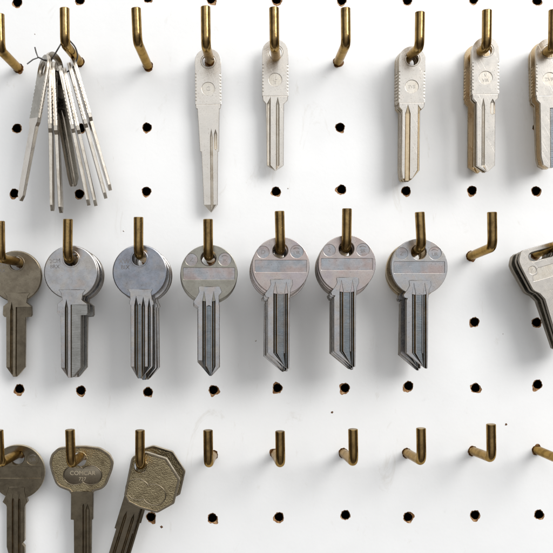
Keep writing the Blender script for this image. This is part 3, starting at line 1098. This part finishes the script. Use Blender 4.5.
wire_pts = []
loop2d = [(63.5, 40, 66), (60, 45.5, 72), (55, 54, 70), (50, 62, 66), (50.5, 67, 62), (56, 71, 56), (63, 73, 50), (70, 70, 44), (75, 64, 38), (77.5, 56, 42), (75.5, 48, 50), (71, 42, 58), (67, 38.8, 63)]
P = [W(x, y, d) for x, y, d in loop2d]
n = len(P)
for i in range(n):
    a, b, c, e = P[i - 1], P[i], P[(i + 1) % n], P[(i + 2) % n]
    for k in range(5):
        t = k / 5
        wire_pts.append(0.5 * ((2 * b) + (c - a) * t + (2 * a - 5 * b + 4 * c - e) * t * t + (-a + 3 * b - 3 * c + e) * t ** 3))
wire_pts.append(wire_pts[0])
root = bpy.data.objects.new('wire_tie', None)
COL.objects.link(root)
root.location = W(63, 40, 66)
root['label'] = 'thin dark wire loop with twisted ends tying the fanned keys to their hook'
root['category'] = 'wire'
inv = Matrix.Translation(-root.location)


def wire_part(name, pts, r):
    b = bmesh.new()
    add_tube(b, pts, r * U, 10)
    m_ = finish(b, name, 60)
    m_.transform(inv)
    link(name, m_, [M['wire']], root)


wire_part('loop', wire_pts, 0.7)
e0 = [(50.5, 62.5, 66), (46, 61, 70), (42.5, 59.5, 72), (38.5, 57.5, 72), (33, 59.5, 73), (27, 64, 74)]
e1 = [(50, 61, 67), (46, 60, 71), (42.5, 58.6, 73), (38, 57, 73), (36.2, 52.5, 74), (34.8, 47, 75)]
wire_part('twisted_end', [W(*p) for p in e0], 0.62)
wire_part('twisted_end', [W(*p) for p in e1], 0.62)

# ---------------------------------------------------------------- light
world = bpy.data.worlds.new('World')
scene.world = world
world.use_nodes = True
wt = world.node_tree
bg = wt.nodes['Background']
tc = N(wt, 'ShaderNodeTexCoord')
sp = N(wt, 'ShaderNodeSeparateXYZ')
wt.links.new(tc.outputs['Generated'], sp.inputs[0])
ab = N(wt, 'ShaderNodeMath', operation='ABSOLUTE')
wt.links.new(sp.outputs['X'], ab.inputs[0])
g = lambda v: (v * 0.97, v * 0.985, v)
rx = ramp(wt, [(0.0, g(1.0)), (0.40, g(0.85)), (0.72, (0.17, 0.16, 0.15)), (1.0, (0.12, 0.11, 0.10))], ab.outputs[0])
zz = N(wt, 'ShaderNodeMapRange')
zz.inputs['From Min'].default_value = -1.0
zz.inputs['From Max'].default_value = 1.0
wt.links.new(sp.outputs['Z'], zz.inputs['Value'])
rz = ramp(wt, [(0.0, (0.14, 0.125, 0.11)), (0.34, (0.34, 0.32, 0.30)), (0.5, g(0.8)), (0.6, g(1.0)), (1.0, g(1.0))], zz.outputs[0])
mw = N(wt, 'ShaderNodeMix', data_type='RGBA', blend_type='MULTIPLY')
mw.inputs[0].default_value = 1.0
wt.links.new(rx.outputs[0], mw.inputs[6])
wt.links.new(rz.outputs[0], mw.inputs[7])
wt.links.new(mw.outputs[2], bg.inputs[0])
bg.inputs[1].default_value = 1.2


def area(name, loc, target, sx, sy, power, col):
    l = bpy.data.lights.new(name, 'AREA')
    l.shape = 'RECTANGLE'
    l.size, l.size_y, l.energy, l.color = sx, sy, power, col
    o = bpy.data.objects.new(name, l)
    COL.objects.link(o)
    o.location = loc
    o.rotation_euler = (Vector(target) - Vector(loc)).to_track_quat('-Z', 'Y').to_euler()
    return o


area('window_light', (0.76, -1.0, 0.60), (0, 0, 0), 0.72, 0.66, 12.0, (1.0, 0.985, 0.96))
area('overhead_fill', (0.05, -0.85, 0.78), (0, 0, 0.02), 1.3, 0.75, 3.4, (1.0, 0.985, 0.96))  # added soft lamp overhead, put in for reflections on the upper keys

# ---------------------------------------------------------------- camera
cd = bpy.data.cameras.new('camera')
cam = bpy.data.objects.new('camera', cd)
COL.objects.link(cam)
cam.location = (0, -D * U, 0)
cam.rotation_euler = (R(90), 0, 0)
cd.sensor_width = 36.0
cd.lens = 36.0 * D / 553.0
cd.shift_x = (276.5 - PX) / 553.0
cd.shift_y = -(276.5 - PY) / 553.0
cd.clip_start = 0.01
cd.clip_end = 50.0
scene.camera = cam

scene.view_settings.view_transform = 'Standard'
scene.view_settings.look = 'None'
scene.view_settings.exposure = 0.12
scene.view_settings.gamma = 1.0
scene.render.engine = 'CYCLES'
scene.cycles.use_denoising = True
scene.cycles.max_bounces = 8
